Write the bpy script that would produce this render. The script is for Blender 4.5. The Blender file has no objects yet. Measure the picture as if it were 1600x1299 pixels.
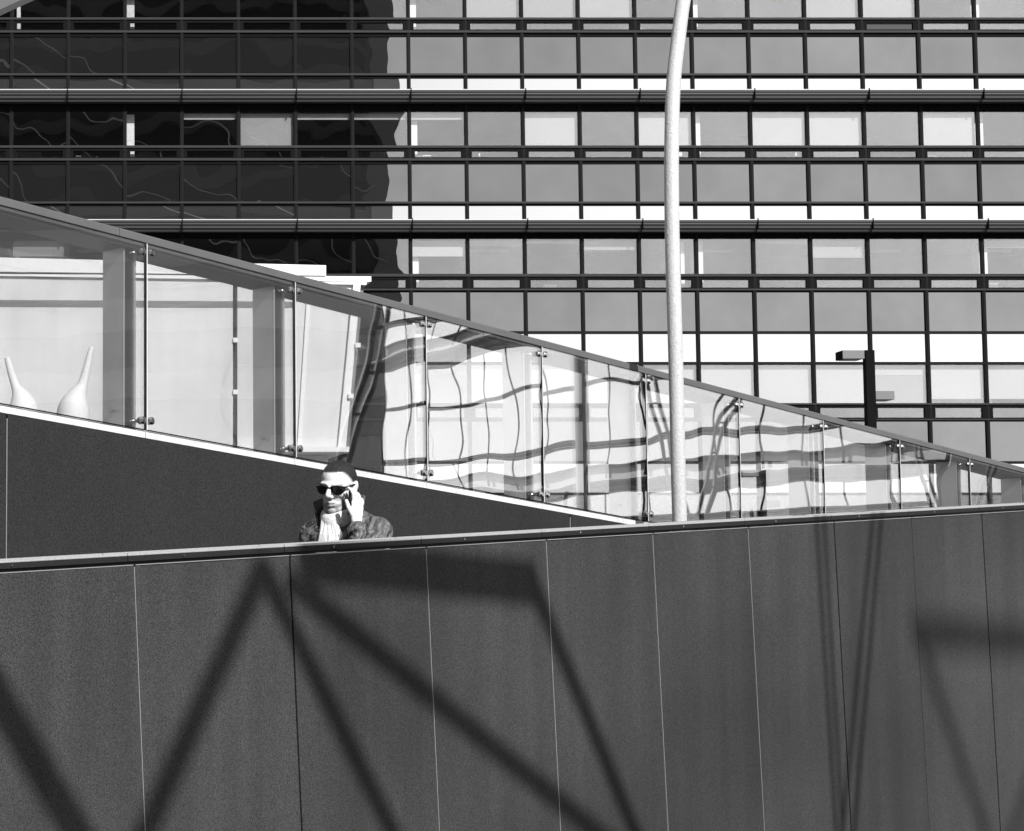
import bpy, bmesh, math, random
from mathutils import Vector, Matrix, Quaternion, noise
random.seed(11)
V = Vector
scene = bpy.context.scene
col = scene.collection

# ------------------------------------------------------------------ camera
F_PX, PPX, PPY, PITCH = 3100.0, 230.0, 680.0, math.radians(4.5)
CAM = V((0.0, 0.0, 1.6))
cam_data = bpy.data.cameras.new('camera')
cam = bpy.data.objects.new('camera', cam_data)
col.objects.link(cam)
cam.location = CAM
cam.rotation_euler = (math.radians(90) + PITCH, 0, 0)
cam_data.sensor_fit = 'HORIZONTAL'
cam_data.sensor_width = 36.0
cam_data.lens = F_PX / 1600.0 * 36.0
cam_data.shift_x = (800.0 - PPX) / 1600.0
cam_data.shift_y = (PPY - 649.5) / 1600.0
cam_data.clip_start = 0.05
cam_data.clip_end = 2000.0
scene.camera = cam

# ------------------------------------------------------------------ sky, sun, exposure
SUN_AZ, SUN_EL = math.radians(24), math.radians(36)      # azimuth to the right of straight behind the camera
SUN = V((math.sin(SUN_AZ) * math.cos(SUN_EL), -math.cos(SUN_AZ) * math.cos(SUN_EL), math.sin(SUN_EL)))
world = bpy.data.worlds.new('World')
scene.world = world
world.use_nodes = True
nt = world.node_tree
nt.nodes.clear()
sky = nt.nodes.new('ShaderNodeTexSky')
sky.sky_type = 'NISHITA'
sky.sun_disc = False
sky.sun_elevation = SUN_EL
sky.sun_rotation = math.atan2(SUN.x, SUN.y)
sky.air_density = 1.0
sky.dust_density = 1.5
bw = nt.nodes.new('ShaderNodeRGBToBW')
bg = nt.nodes.new('ShaderNodeBackground')
bg.inputs['Strength'].default_value = 0.10
wo = nt.nodes.new('ShaderNodeOutputWorld')
nt.links.new(sky.outputs[0], bw.inputs[0])
nt.links.new(bw.outputs[0], bg.inputs['Color'])
nt.links.new(bg.outputs[0], wo.inputs['Surface'])
sun_data = bpy.data.lights.new('sun', 'SUN')
sun_data.energy = 5.0
sun_data.angle = math.radians(0.42)
sun_data.color = (1, 1, 1)
sun_ob = bpy.data.objects.new('sun', sun_data)
col.objects.link(sun_ob)
sun_ob.rotation_euler = SUN.to_track_quat('Z', 'Y').to_euler()
sun_ob.location = SUN * 60
scene.view_settings.view_transform = 'Standard'
scene.view_settings.look = 'None'
scene.view_settings.exposure = 0.3
scene.view_settings.gamma = 1.0
scene.view_settings.use_curve_mapping = False
scene.render.engine = 'CYCLES'
scene.cycles.max_bounces = 10
scene.cycles.glossy_bounces = 5
scene.cycles.transparent_max_bounces = 24
scene.cycles.caustics_reflective = False
scene.cycles.caustics_refractive = False
scene.cycles.use_denoising = True
scene.render.film_transparent = False

# ------------------------------------------------------------------ helpers
BASE = {}


def tag(o, label=None, cat=None, group=None, kind=None):
    if label: o['label'] = label
    if cat: o['category'] = cat
    if group: o['group'] = group
    if kind: o['kind'] = kind
    return o


def base_of(o):
    return BASE.get(o.name, V((0, 0, 0)))


def empty(name, loc=(0, 0, 0), rot=None):
    o = bpy.data.objects.new(name, None)
    col.objects.link(o)
    o.empty_display_size = 0.2
    o.location = loc
    if rot is not None: o.rotation_euler = rot
    BASE[o.name] = V(loc)
    return o


def link(name, mesh, mat=None, parent=None, loc=None, local=False):
    """World-space loc (default origin); converted to the parent's space unless local."""
    o = bpy.data.objects.new(name, mesh)
    col.objects.link(o)
    if mat is not None and not mesh.materials: mesh.materials.append(mat)
    loc = V(loc) if loc is not None else V((0, 0, 0))
    BASE[o.name] = loc
    if parent is not None:
        o.parent = parent
        o.location = loc if local else loc - base_of(parent)
    else:
        o.location = loc
    return o


class MB:
    def __init__(self): self.v, self.f = [], []

    def add(self, vs, fs):
        n = len(self.v)
        self.v += [V(p) for p in vs]
        self.f += [[i + n for i in f] for f in fs]
        return self

    def hexa(self, a, b):
        """a: 4 points of one end (ccw), b: 4 of the other."""
        return self.add(list(a) + list(b), [[3, 2, 1, 0], [4, 5, 6, 7], [0, 1, 5, 4], [1, 2, 6, 5], [2, 3, 7, 6], [3, 0, 4, 7]])

    def box(self, x0, x1, y0, y1, z0, z1):
        return self.hexa([(x0, y0, z0), (x1, y0, z0), (x1, y1, z0), (x0, y1, z0)], [(x0, y0, z1), (x1, y0, z1), (x1, y1, z1), (x0, y1, z1)])

    def obox(self, c, ax, ay, az):
        c, ax, ay, az = V(c), V(ax), V(ay), V(az)
        q = lambda s, t, u: c + ax * s + ay * t + az * u
        return self.hexa([q(-1, -1, -1), q(1, -1, -1), q(1, 1, -1), q(-1, 1, -1)], [q(-1, -1, 1), q(1, -1, 1), q(1, 1, 1), q(-1, 1, 1)])

    def prism(self, profile, off):
        """profile: list of 3D points (planar), extruded by off."""
        n = len(profile)
        p = [V(q) for q in profile]
        off = V(off)
        fs = [list(range(n))[::-1], list(range(n, 2 * n))]
        for i in range(n): fs.append([i, (i + 1) % n, n + (i + 1) % n, n + i])
        return self.add(p + [q + off for q in p], fs)

    def tube(self, pts, r, n=10, caps=True):
        pts = [V(p) for p in pts]
        rs = r if isinstance(r, (list, tuple)) else [r] * len(pts)
        t0 = (pts[1] - pts[0]).normalized()
        ref = V((0, 0, 1)) if abs(t0.z) < 0.9 else V((1, 0, 0))
        u = t0.cross(ref).normalized()
        vs, fs = [], []
        for i, p in enumerate(pts):
            t = (pts[min(i + 1, len(pts) - 1)] - pts[max(i - 1, 0)]).normalized()
            u = (u - t * u.dot(t)).normalized()
            w = t.cross(u)
            for k in range(n):
                a = 2 * math.pi * k / n
                vs.append(p + (u * math.cos(a) + w * math.sin(a)) * rs[i])
        for i in range(len(pts) - 1):
            for k in range(n):
                fs.append([i * n + k, i * n + (k + 1) % n, (i + 1) * n + (k + 1) % n, (i + 1) * n + k])
        if caps:
            fs.append(list(range(n))[::-1])
            fs.append([(len(pts) - 1) * n + k for k in range(n)])
        return self.add(vs, fs)

    def ellipsoid(self, c, r, rot=None, nu=20, nv=12):
        c = V(c)
        vs, fs = [], []
        for j in range(1, nv):
            th = math.pi * j / nv
            for i in range(nu):
                ph = 2 * math.pi * i / nu
                p = V((r[0] * math.sin(th) * math.cos(ph), r[1] * math.sin(th) * math.sin(ph), r[2] * math.cos(th)))
                if rot: p = rot @ p
                vs.append(c + p)
        top = V((0, 0, r[2])); bot = V((0, 0, -r[2]))
        if rot: top, bot = rot @ top, rot @ bot
        vs += [c + top, c + bot]
        T, B = len(vs) - 2, len(vs) - 1
        for j in range(nv - 2):
            for i in range(nu):
                fs.append([j * nu + i, (j + 1) * nu + i, (j + 1) * nu + (i + 1) % nu, j * nu + (i + 1) % nu])
        for i in range(nu):
            fs.append([T, i, (i + 1) % nu])
            fs.append([B, (nv - 2) * nu + (i + 1) % nu, (nv - 2) * nu + i])
        return self.add(vs, fs)

    def capsule(self, p0, p1, r0, r1=None, n=14):
        r1 = r0 if r1 is None else r1
        p0, p1 = V(p0), V(p1)
        t = (p1 - p0).normalized()
        pts, rs = [], []
        for a in (-85, -55, -25): pts.append(p0 + t * r0 * math.sin(math.radians(a))); rs.append(r0 * math.cos(math.radians(a)))
        pts += [p0, p1]; rs += [r0, r1]
        for a in (25, 55, 85): pts.append(p1 + t * r1 * math.sin(math.radians(a))); rs.append(r1 * math.cos(math.radians(a)))
        return self.tube(pts, rs, n)

    def mesh(self, name, smooth=False, origin=None):
        m = bpy.data.meshes.new(name)
        vs = self.v if origin is None else [p - V(origin) for p in self.v]
        m.from_pydata([tuple(p) for p in vs], [], self.f)
        bm = bmesh.new(); bm.from_mesh(m)
        bmesh.ops.recalc_face_normals(bm, faces=bm.faces)
        bm.to_mesh(m); bm.free()
        if smooth:
            m.polygons.foreach_set('use_smooth', [True] * len(m.polygons))
        return m

    def build(self, name, mat, parent=None, smooth=False, local=False):
        """verts are world coordinates (or the parent's own space when local); origin is put at the piece's centre."""
        c = sum(self.v, V((0, 0, 0))) / len(self.v)
        return link(name, self.mesh(name, smooth, c), mat, parent, c, local)


def ray(px, py):
    return V((px - PPX, F_PX * math.cos(PITCH) - (PPY - py) * math.sin(PITCH), F_PX * math.sin(PITCH) + (PPY - py) * math.cos(PITCH)))


def on_y(px, py, Y):
    """the point of the vertical plane y = Y seen at a photo position"""
    r = ray(px, py)
    return CAM + r * (Y / r.y)


# wall directions (both ramp walls are parallel, running right and away)
D = V((0.7595, 0.6505, 0)).normalized()
N = V((D.y, -D.x, 0))                                   # towards the camera side
UP = V((0, 0, 1))


def on_wall(px, py, h):
    r = ray(px, py)
    return CAM + r * (-h / r.dot(N))


# ------------------------------------------------------------------ materials (everything is neutral grey: the picture is black and white)
def new_mat(name):
    m = bpy.data.materials.new(name)
    m.use_nodes = True
    m.node_tree.nodes.clear()
    out = m.node_tree.nodes.new('ShaderNodeOutputMaterial')
    return m, m.node_tree, out


def nd(t, typ, **kw):
    n = t.nodes.new(typ)
    for k, v in kw.items():
        if hasattr(n, k) and not k.startswith('i_'): setattr(n, k, v)
    return n


def pbr(name, v, rough=0.6, metal=0.0, spec=0.4, grain=0.0, gscale=200.0, blotch=0.0, bscale=1.5, bump=0.0, bumpscale=80.0, objvar=0.0, streak=0.0):
    m, t, out = new_mat(name)
    p = t.nodes.new('ShaderNodeBsdfPrincipled')
    p.inputs['Roughness'].default_value = rough
    p.inputs['Metallic'].default_value = metal
    p.inputs['Specular IOR Level'].default_value = spec
    p.inputs['Base Color'].default_value = (v, v, v, 1)
    t.links.new(p.outputs[0], out.inputs['Surface'])
    geo = t.nodes.new('ShaderNodeNewGeometry')
    cur = None

    def noise_tex(scale, detail):
        n = t.nodes.new('ShaderNodeTexNoise')
        n.inputs['Scale'].default_value = scale
        n.inputs['Detail'].default_value = detail
        t.links.new(geo.outputs['Position'], n.inputs['Vector'])
        return n
    val = None
    for amt, sc, det in ((grain, gscale, 1.0), (blotch, bscale, 4.0)):
        if amt <= 0: continue
        n = noise_tex(sc, det)
        mr = t.nodes.new('ShaderNodeMapRange')
        mr.inputs['From Min'].default_value = 0.28
        mr.inputs['From Max'].default_value = 0.72
        mr.inputs['To Min'].default_value = 1 - amt
        mr.inputs['To Max'].default_value = 1 + amt
        t.links.new(n.outputs['Fac'], mr.inputs['Value'])
        mu = t.nodes.new('ShaderNodeMath'); mu.operation = 'MULTIPLY'
        t.links.new(mr.outputs[0], mu.inputs[0])
        if val is None: mu.inputs[1].default_value = v
        else: t.links.new(val, mu.inputs[1])
        val = mu.outputs[0]
    def times(sock):
        nonlocal val
        mu = t.nodes.new('ShaderNodeMath'); mu.operation = 'MULTIPLY'
        t.links.new(sock, mu.inputs[0])
        if val is None: mu.inputs[1].default_value = v
        else: t.links.new(val, mu.inputs[1])
        val = mu.outputs[0]
    if objvar > 0:
        oi = t.nodes.new('ShaderNodeObjectInfo')
        mr = t.nodes.new('ShaderNodeMapRange'); mr.inputs['To Min'].default_value = 1 - objvar; mr.inputs['To Max'].default_value = 1 + objvar
        t.links.new(oi.outputs['Random'], mr.inputs['Value']); times(mr.outputs[0])
    if streak > 0:
        mp = t.nodes.new('ShaderNodeMapping'); mp.inputs['Scale'].default_value = (7, 7, 0.5)
        t.links.new(geo.outputs['Position'], mp.inputs['Vector'])
        n = t.nodes.new('ShaderNodeTexNoise'); n.inputs['Scale'].default_value = 1.0; n.inputs['Detail'].default_value = 4.0
        t.links.new(mp.outputs[0], n.inputs['Vector'])
        mr = t.nodes.new('ShaderNodeMapRange'); mr.inputs['From Min'].default_value = 0.3; mr.inputs['From Max'].default_value = 0.7
        mr.inputs['To Min'].default_value = 1 - streak; mr.inputs['To Max'].default_value = 1 + streak
        t.links.new(n.outputs['Fac'], mr.inputs['Value']); times(mr.outputs[0])
    if val is not None:
        t.links.new(val, p.inputs['Base Color'])
    if bump > 0:
        n = noise_tex(bumpscale, 3.0)
        b = t.nodes.new('ShaderNodeBump')
        b.inputs['Strength'].default_value = 1.0
        b.inputs['Distance'].default_value = bump
        t.links.new(n.outputs['Fac'], b.inputs['Height'])
        t.links.new(b.outputs[0], p.inputs['Normal'])
    return m


def wavy_normal(t, amp, scale, pillow=0.0, seed_amt=7.0, zstretch=1.0):
    """surface normal of float glass that is slightly warped, different in every pane"""
    geo = t.nodes.new('ShaderNodeNewGeometry')
    oi = t.nodes.new('ShaderNodeObjectInfo')
    mp = t.nodes.new('ShaderNodeMapping')
    mp.inputs['Scale'].default_value = (scale, scale, scale * zstretch)
    t.links.new(geo.outputs['Position'], mp.inputs['Vector'])
    n = t.nodes.new('ShaderNodeTexNoise')
    n.noise_dimensions = '4D'
    n.inputs['Scale'].default_value = 1.0
    n.inputs['Detail'].default_value = 1.5
    n.inputs['Roughness'].default_value = 0.35
    t.links.new(mp.outputs[0], n.inputs['Vector'])
    mu = t.nodes.new('ShaderNodeMath'); mu.operation = 'MULTIPLY'; mu.inputs[1].default_value = seed_amt
    t.links.new(oi.outputs['Random'], mu.inputs[0])
    t.links.new(mu.outputs[0], n.inputs['W'])
    s = t.nodes.new('ShaderNodeVectorMath'); s.operation = 'SUBTRACT'; s.inputs[1].default_value = (0.5, 0.5, 0.5)
    t.links.new(n.outputs['Color'], s.inputs[0])
    a = t.nodes.new('ShaderNodeVectorMath'); a.operation = 'SCALE'; a.inputs['Scale'].default_value = amp
    t.links.new(s.outputs[0], a.inputs[0])
    add = t.nodes.new('ShaderNodeVectorMath'); add.operation = 'ADD'
    t.links.new(geo.outputs['Normal'], add.inputs[0])
    t.links.new(a.outputs[0], add.inputs[1])
    last = add
    if pillow:
        tc = t.nodes.new('ShaderNodeTexCoord')
        ps = t.nodes.new('ShaderNodeVectorMath'); ps.operation = 'MULTIPLY'; ps.inputs[1].default_value = (pillow, 0, pillow)
        t.links.new(tc.outputs['Object'], ps.inputs[0])
        add2 = t.nodes.new('ShaderNodeVectorMath'); add2.operation = 'ADD'
        t.links.new(last.outputs[0], add2.inputs[0]); t.links.new(ps.outputs[0], add2.inputs[1])
        last = add2
    nm = t.nodes.new('ShaderNodeVectorMath'); nm.operation = 'NORMALIZE'
    t.links.new(last.outputs[0], nm.inputs[0])
    return nm.outputs[0]


def glass(name, refl, tint=0.9, amp=0.01, scale=1.0, pillow=0.0, backing=None, lines=0.0, zstretch=1.0, vary=0.0):
    """coated glass: a mirror share over a clear sheet (or over an opaque backing colour)"""
    m, t, out = new_mat(name)
    g = t.nodes.new('ShaderNodeBsdfGlossy')
    g.inputs['Roughness'].default_value = 0.0
    g.inputs['Color'].default_value = (1, 1, 1, 1)
    t.links.new(wavy_normal(t, amp, scale, pillow, zstretch=zstretch), g.inputs['Normal'])
    if backing is None:
        b = t.nodes.new('ShaderNodeBsdfTransparent')
        b.inputs['Color'].default_value = (tint, tint, tint, 1)
    else:
        b = t.nodes.new('ShaderNodeBsdfDiffuse')
        b.inputs['Color'].default_value = (backing, backing, backing, 1)
    mx = t.nodes.new('ShaderNodeMixShader')
    mx.inputs[0].default_value = refl
    if vary > 0:
        oi = t.nodes.new('ShaderNodeObjectInfo')
        mrv = t.nodes.new('ShaderNodeMapRange'); mrv.inputs['To Min'].default_value = refl * (1 - vary); mrv.inputs['To Max'].default_value = refl * (1 + vary)
        t.links.new(oi.outputs['Random'], mrv.inputs['Value'])
        gp = t.nodes.new('ShaderNodeNewGeometry')
        nz = t.nodes.new('ShaderNodeTexNoise'); nz.inputs['Scale'].default_value = 0.9; nz.inputs['Detail'].default_value = 5
        t.links.new(gp.outputs['Position'], nz.inputs['Vector'])
        mr2 = t.nodes.new('ShaderNodeMapRange'); mr2.inputs['From Min'].default_value = 0.3; mr2.inputs['From Max'].default_value = 0.7; mr2.inputs['To Min'].default_value = 0.92; mr2.inputs['To Max'].default_value = 1.08
        t.links.new(nz.outputs['Fac'], mr2.inputs['Value'])
        mm = t.nodes.new('ShaderNodeMath'); mm.operation = 'MULTIPLY'
        t.links.new(mrv.outputs[0], mm.inputs[0]); t.links.new(mr2.outputs[0], mm.inputs[1]); t.links.new(mm.outputs[0], mx.inputs[0])
    if lines > 0:
        geo = t.nodes.new('ShaderNodeNewGeometry')
        sp = t.nodes.new('ShaderNodeSeparateXYZ'); t.links.new(geo.outputs['Position'], sp.inputs[0])
        mu = t.nodes.new('ShaderNodeMath'); mu.operation = 'MULTIPLY'; mu.inputs[1].default_value = 2 * math.pi / 0.06
        t.links.new(sp.outputs['Z'], mu.inputs[0])
        si = t.nodes.new('ShaderNodeMath'); si.operation = 'SINE'; t.links.new(mu.outputs[0], si.inputs[0])
        mr = t.nodes.new('ShaderNodeMapRange')
        mr.inputs['From Min'].default_value = -1; mr.inputs['From Max'].default_value = 1
        mr.inputs['To Min'].default_value = refl - lines; mr.inputs['To Max'].default_value = refl
        t.links.new(si.outputs[0], mr.inputs['Value']); t.links.new(mr.outputs[0], mx.inputs[0])
    t.links.new(b.outputs[0], mx.inputs[1]); t.links.new(g.outputs[0], mx.inputs[2])
    t.links.new(mx.outputs[0], out.inputs['Surface'])
    return m


M = {}
M['panel'] = pbr('dark_panel', 0.038, rough=0.6, spec=0.15, grain=0.6, gscale=210, blotch=0.24, bscale=0.8, objvar=0.08, streak=0.14)
M['panel_back'] = pbr('dark_panel_rear', 0.026, rough=0.65, spec=0.12, grain=0.55, gscale=190, objvar=0.04, streak=0.06, blotch=0.1, bscale=1.0)
M['core'] = pbr('wall_core', 0.008, rough=0.9, spec=0.0)
M['seam'] = pbr('bright_seam', 0.4, rough=0.35, metal=0.5)
M['coping'] = pbr('coping_metal', 0.45, rough=0.35, metal=0.4, grain=0.1, gscale=120)
M['fascia'] = pbr('coping_fascia', 0.02, rough=0.5, spec=0.15, grain=0.25, gscale=200)
M['kerb'] = pbr('white_kerb', 0.62, rough=0.5, blotch=0.12, bscale=5, grain=0.12, gscale=60, streak=0.1)
M['rail'] = pbr('rail_steel', 0.115, rough=0.45, metal=0.1, spec=0.3, grain=0.12, gscale=260, blotch=0.1, bscale=3)
M['post'] = pbr('post_steel', 0.88, rough=0.35, metal=0.65, grain=0.1, gscale=220, blotch=0.15, bscale=4)
M['postdark'] = pbr('post_groove', 0.08, rough=0.45, metal=0.1, spec=0.2, grain=0.1)
M['edge'] = pbr('post_edge', 0.85, rough=0.3)
M['chrome'] = pbr('clamp_steel', 0.6, rough=0.18, metal=1.0)
M['gasket'] = pbr('gasket', 0.006, rough=0.6, spec=0.1)
M['bal_glass'] = glass('balustrade_glass', 0.30, tint=0.98, amp=0.013, scale=1.9, zstretch=1.2)
M['white'] = pbr('white_paint', 0.78, rough=0.45, grain=0.05, gscale=60)
M['pavilion'] = pbr('pavilion_panel', 0.62, rough=0.5, blotch=0.14, bscale=0.8, grain=0.05, streak=0.06)
M['sculpt'] = pbr('sculpture_white', 0.8, rough=0.6, grain=0.06, gscale=80)
M['pole'] = pbr('pole_paint', 0.5, rough=0.5, streak=0.06, grain=0.16, gscale=110, bump=0.004, bumpscale=90)
M['lamp_black'] = pbr('lamp_black', 0.006, rough=0.7, spec=0.04)
M['lamp_box'] = pbr('lamp_box', 0.15, rough=0.5, grain=0.08)
M['lens'] = pbr('lamp_lens', 0.02, rough=0.3)
M['mullion'] = pbr('mullion_metal', 0.010, rough=0.6, spec=0.06, grain=0.05)
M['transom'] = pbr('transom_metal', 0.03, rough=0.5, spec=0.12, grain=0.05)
M['black'] = pbr('black_frame_shade', 0.006, rough=0.7, spec=0.05)  # vent frames, brackets, and painted shade bands on the facade
M['shade'] = pbr('sunshade_metal', 0.045, rough=0.4, spec=0.3, grain=0.05)
M['lip'] = pbr('sunshade_lip', 0.55, rough=0.4)
M['pane'] = glass('window_glass', 0.165, vary=0.14, tint=0.97, amp=0.026, scale=0.95, pillow=0.0012)
M['spandrel'] = glass('spandrel_glass', 0.215, vary=0.07, amp=0.026, scale=0.9, pillow=0.0012, backing=0.012)
M['strip'] = glass('strip_glass', 0.68, amp=0.010, scale=0.7, pillow=0.001, backing=0.05, lines=0.03)
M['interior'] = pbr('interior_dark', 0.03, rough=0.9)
M['column'] = pbr('interior_column', 0.88, rough=0.8, grain=0.1, gscale=8)
M['blind'] = pbr('roller_blind', 0.42, rough=0.85, grain=0.06, gscale=20)
M['blind_grey'] = pbr('grey_blind', 0.28, rough=0.85, grain=0.06, gscale=20)
M['ground'] = pbr('ground_paving', 0.2, rough=0.85, blotch=0.15, bscale=0.4, grain=0.1, gscale=40)
M['rampfloor'] = pbr('ramp_concrete', 0.22, rough=0.85, blotch=0.15, bscale=0.8)
M['steel'] = pbr('trestle_steel', 0.10, rough=0.5, metal=0.3)
M['cable'] = pbr('cable_white', 0.7, rough=0.4)
M['tower'] = pbr('tower_concrete', 0.12, rough=0.8, blotch=0.1, bscale=0.2)
M['tower_glass'] = pbr('tower_glass', 0.02, rough=0.25, spec=0.3)
M['tower_pier'] = pbr('tower_pier', 0.3, rough=0.8)

# ------------------------------------------------------------------ ground, ramps, plaza
H1, H2 = 5.76, 7.30                      # distance of the two ramp walls from the camera
pA, pB = on_wall(209, 884, H1), on_wall(1534, 803, H1)
A = (pB - pA).normalized()               # along the front coping
B = N.cross(A)
B = -B if B.z < 0 else B                 # in the wall plane, square to the coping
S1 = (pB - pA).length / 8.0
rA, rB = on_wall(0, 644, H2), on_wall(1008, 824, H2)
RA = (rB - rA).normalized()              # along the rear wall top


def rear_top(s):
    """point of the rear wall's top edge at wall coordinate s (metres along D from the camera's foot)"""
    p = rA + RA * ((s - rA.dot(D)) / RA.dot(D))
    return p


HEAD = on_wall(534, 761, 6.34)           # the man's head centre
FEET = HEAD - UP * 1.665
slope = A.z / math.hypot(A.x, A.y)


def ramp_z(p): return FEET.z + (p - FEET).dot(D) * slope


g = MB()
g.add([(-700, -700, 0), (700, -700, 0), (700, 700, 0), (-700, 700, 0)], [[0, 1, 2, 3]])
tag(g.build('ground', M['ground']), 'pale paved ground around the ramps', None, None, 'structure')
# ramp floor between the walls
s0, s1 = -6.0, 22.0
m = MB()
q = [D * s0 - N * (H1 + 0.2), D * s1 - N * (H1 + 0.2), D * s1 - N * (H2 - 0.001), D * s0 - N * (H2 - 0.001)]
m.hexa([V((p.x, p.y, 0.004)) for p in q], [V((p.x, p.y, max(0.02, ramp_z(p)))) for p in q])
tag(m.build('ramp', M['rampfloor']), None, None, None, 'structure')
# upper ramp behind the rear wall
m = MB()
q = [D * s0 - N * (H2 + 0.21), D * s1 - N * (H2 + 0.21), D * s1 - N * (H2 + 2.2), D * s0 - N * (H2 + 2.2)]
m.hexa([V((p.x, p.y, 0.004)) for p in q], [V((p.x, p.y, max(0.05, rear_top(p.dot(D)).z - 0.25))) for p in q])
tag(m.build('upper_ramp', M['rampfloor']), None, None, None, 'structure')

# ------------------------------------------------------------------ front wall
fw = empty('ramp_wall', (pA.x, pA.y, 0))
tag(fw, 'dark panelled ramp wall across the foreground, in front of the man', 'wall')
KS = range(-3, 14)
T_BOT = -3.2
for k in KS:
    a0, a1 = pA + A * (S1 * k + 0.005), pA + A * (S1 * (k + 1) - 0.005)
    back = -N * 0.03
    b0, b1 = a0 + B * T_BOT, a1 + B * T_BOT
    jig = N * random.uniform(-0.002, 0.003)
    m = MB()
    m.hexa([b0 + back, b1 + back, b1 + jig, b0 + jig], [a0 + back, a1 + back, a1 + jig, a0 + jig])
    # keep the foot of each panel in the ground, not below it
    m.v = [p if p.z > -0.3 else p + B * ((-0.3 - p.z) / B.z) for p in m.v]
    m.build('panel', M['panel'], fw)
    # thin bright trim on the top edge of the panel
    m = MB(); m.obox((a0 + a1) / 2 + B * 0.0025 + N * 0.002, A * (S1 / 2 - 0.006), N * 0.003, B * 0.0016)
    m.build('top_trim', M['seam'], fw)
    # joint: dark gap with a bright folded edge
    if k < 5 and k != 0:
        m = MB(); c = a1 + A * 0.0075 + B * (T_BOT / 2) - N * 0.003
        m.obox(c, A * 0.0015, N * 0.003, B * (-T_BOT / 2 * 0.997))
        m.build('joint_trim', M['seam'], fw)
m = MB()
c0, c1 = pA + A * (S1 * KS[0]), pA + A * (S1 * (KS[-1] + 1))
m.hexa([V((c0.x, c0.y, 0)) - N * 0.2, V((c1.x, c1.y, 0)) - N * 0.2, V((c1.x, c1.y, 0)) - N * 0.031, V((c0.x, c0.y, 0)) - N * 0.031],
       [c0 - N * 0.2, c1 - N * 0.2, c1 - N * 0.031, c0 - N * 0.031])
m.build('core', M['core'], fw)
# coping in lengths: dark fascia with a rounded bright metal top
for k in KS:
    a0, a1 = pA + A * (S1 * k - 0.03), pA + A * (S1 * (k + 1) - 0.034)
    m = MB()
    prof = [(-0.19, 0.006), (-0.012, 0.006), (-0.012, 0.016), (0.004, 0.017), (0.006, 0.038), (-0.19, 0.038)]
    m.prism([a0 + N * x + B * z for x, z in prof], a1 - a0)
    cp = m.build('coping', M['fascia'], fw)
    prof = [(0.008 * math.cos(math.radians(t)) - 0.003, 0.0405 + 0.007 * math.sin(math.radians(t))) for t in range(-20, 200, 20)]
    m = MB(); m.prism([a0 + N * x + B * z for x, z in prof], a1 - a0)
    m.build('nosing', M['coping'], cp, smooth=False)
    prof = [(0.010 * math.cos(math.radians(t)) - 0.15, 0.0405 + 0.010 * math.sin(math.radians(t))) for t in range(-20, 200, 20)]
    m = MB(); m.prism([a0 + N * x + B * z for x, z in prof], a1 - a0)
    m.build('nosing', M['coping'], cp)
    m = MB(); c = a0 + A * 0.28 + B * 0.028
    m.tube([c, c + N * 0.010], 0.004, 8)
    m.build('bolt', M['chrome'], cp)

# ------------------------------------------------------------------ rear wall with its kerb
rw = empty('retaining_wall', (rA.x, rA.y, 0))
tag(rw, 'dark sloping ramp wall behind the man, under the glass balustrade', 'wall')
sj = [on_wall(10, 760, H2).dot(D), on_wall(891, 815, H2).dot(D)]
step = sj[1] - sj[0]
for k in range(-2, 5):
    u0, u1 = sj[0] + step * k + 0.006, sj[0] + step * (k + 1) - 0.006
    t0, t1 = rear_top(u0), rear_top(u1)
    f0, f1 = V((t0.x, t0.y, 0)), V((t1.x, t1.y, 0))
    m = MB(); m.hexa([f0 - N * 0.03, f1 - N * 0.03, f1, f0], [t0 - N * 0.03, t1 - N * 0.03, t1, t0])
    m.build('panel', M['panel_back'], rw)
    m = MB(); m.obox((t1 + f1) / 2 + D * 0.009 - N * 0.004, D * 0.002, N * 0.003, (t1 - f1) * 0.49)
    m.build('joint_trim', M['seam'], rw)
u0, u1 = sj[0] - 2 * step, sj[0] + 5 * step
t0, t1 = rear_top(u0), rear_top(u1)
f0, f1 = V((t0.x, t0.y, 0)), V((t1.x, t1.y, 0))
m = MB(); m.hexa([f0 - N * 0.2, f1 - N * 0.2, f1 - N * 0.031, f0 - N * 0.031], [t0 - N * 0.2 - UP * 0.004, t1 - N * 0.2 - UP * 0.004, t1 - N * 0.031 - UP * 0.004, t0 - N * 0.031 - UP * 0.004])
m.build('core', M['core'], rw)

# ------------------------------------------------------------------ glass balustrade
gA, gB = on_wall(229, 530, H2), on_wall(1516, 760, H2)
S2 = (gB - gA).dot(D) / 8.0
G0 = gA.dot(D)
RT0, RT1 = on_wall(0, 303, H2), on_wall(1600, 730, H2)
GT0, GT1 = on_wall(0, 319, H2), on_wall(500, 449, H2)
rail_dz = RT0.z - rear_top(RT0.dot(D)).z
glass_dz = rail_dz - 0.052
bal = empty('glass_balustrade', tuple(rear_top(G0)))
tag(bal, 'glass balustrade with sloping steel top rail along the rear ramp wall', 'balustrade')


def rt(s, dz=0.0, back=0.0): return rear_top(s) + UP * dz - N * back


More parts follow.
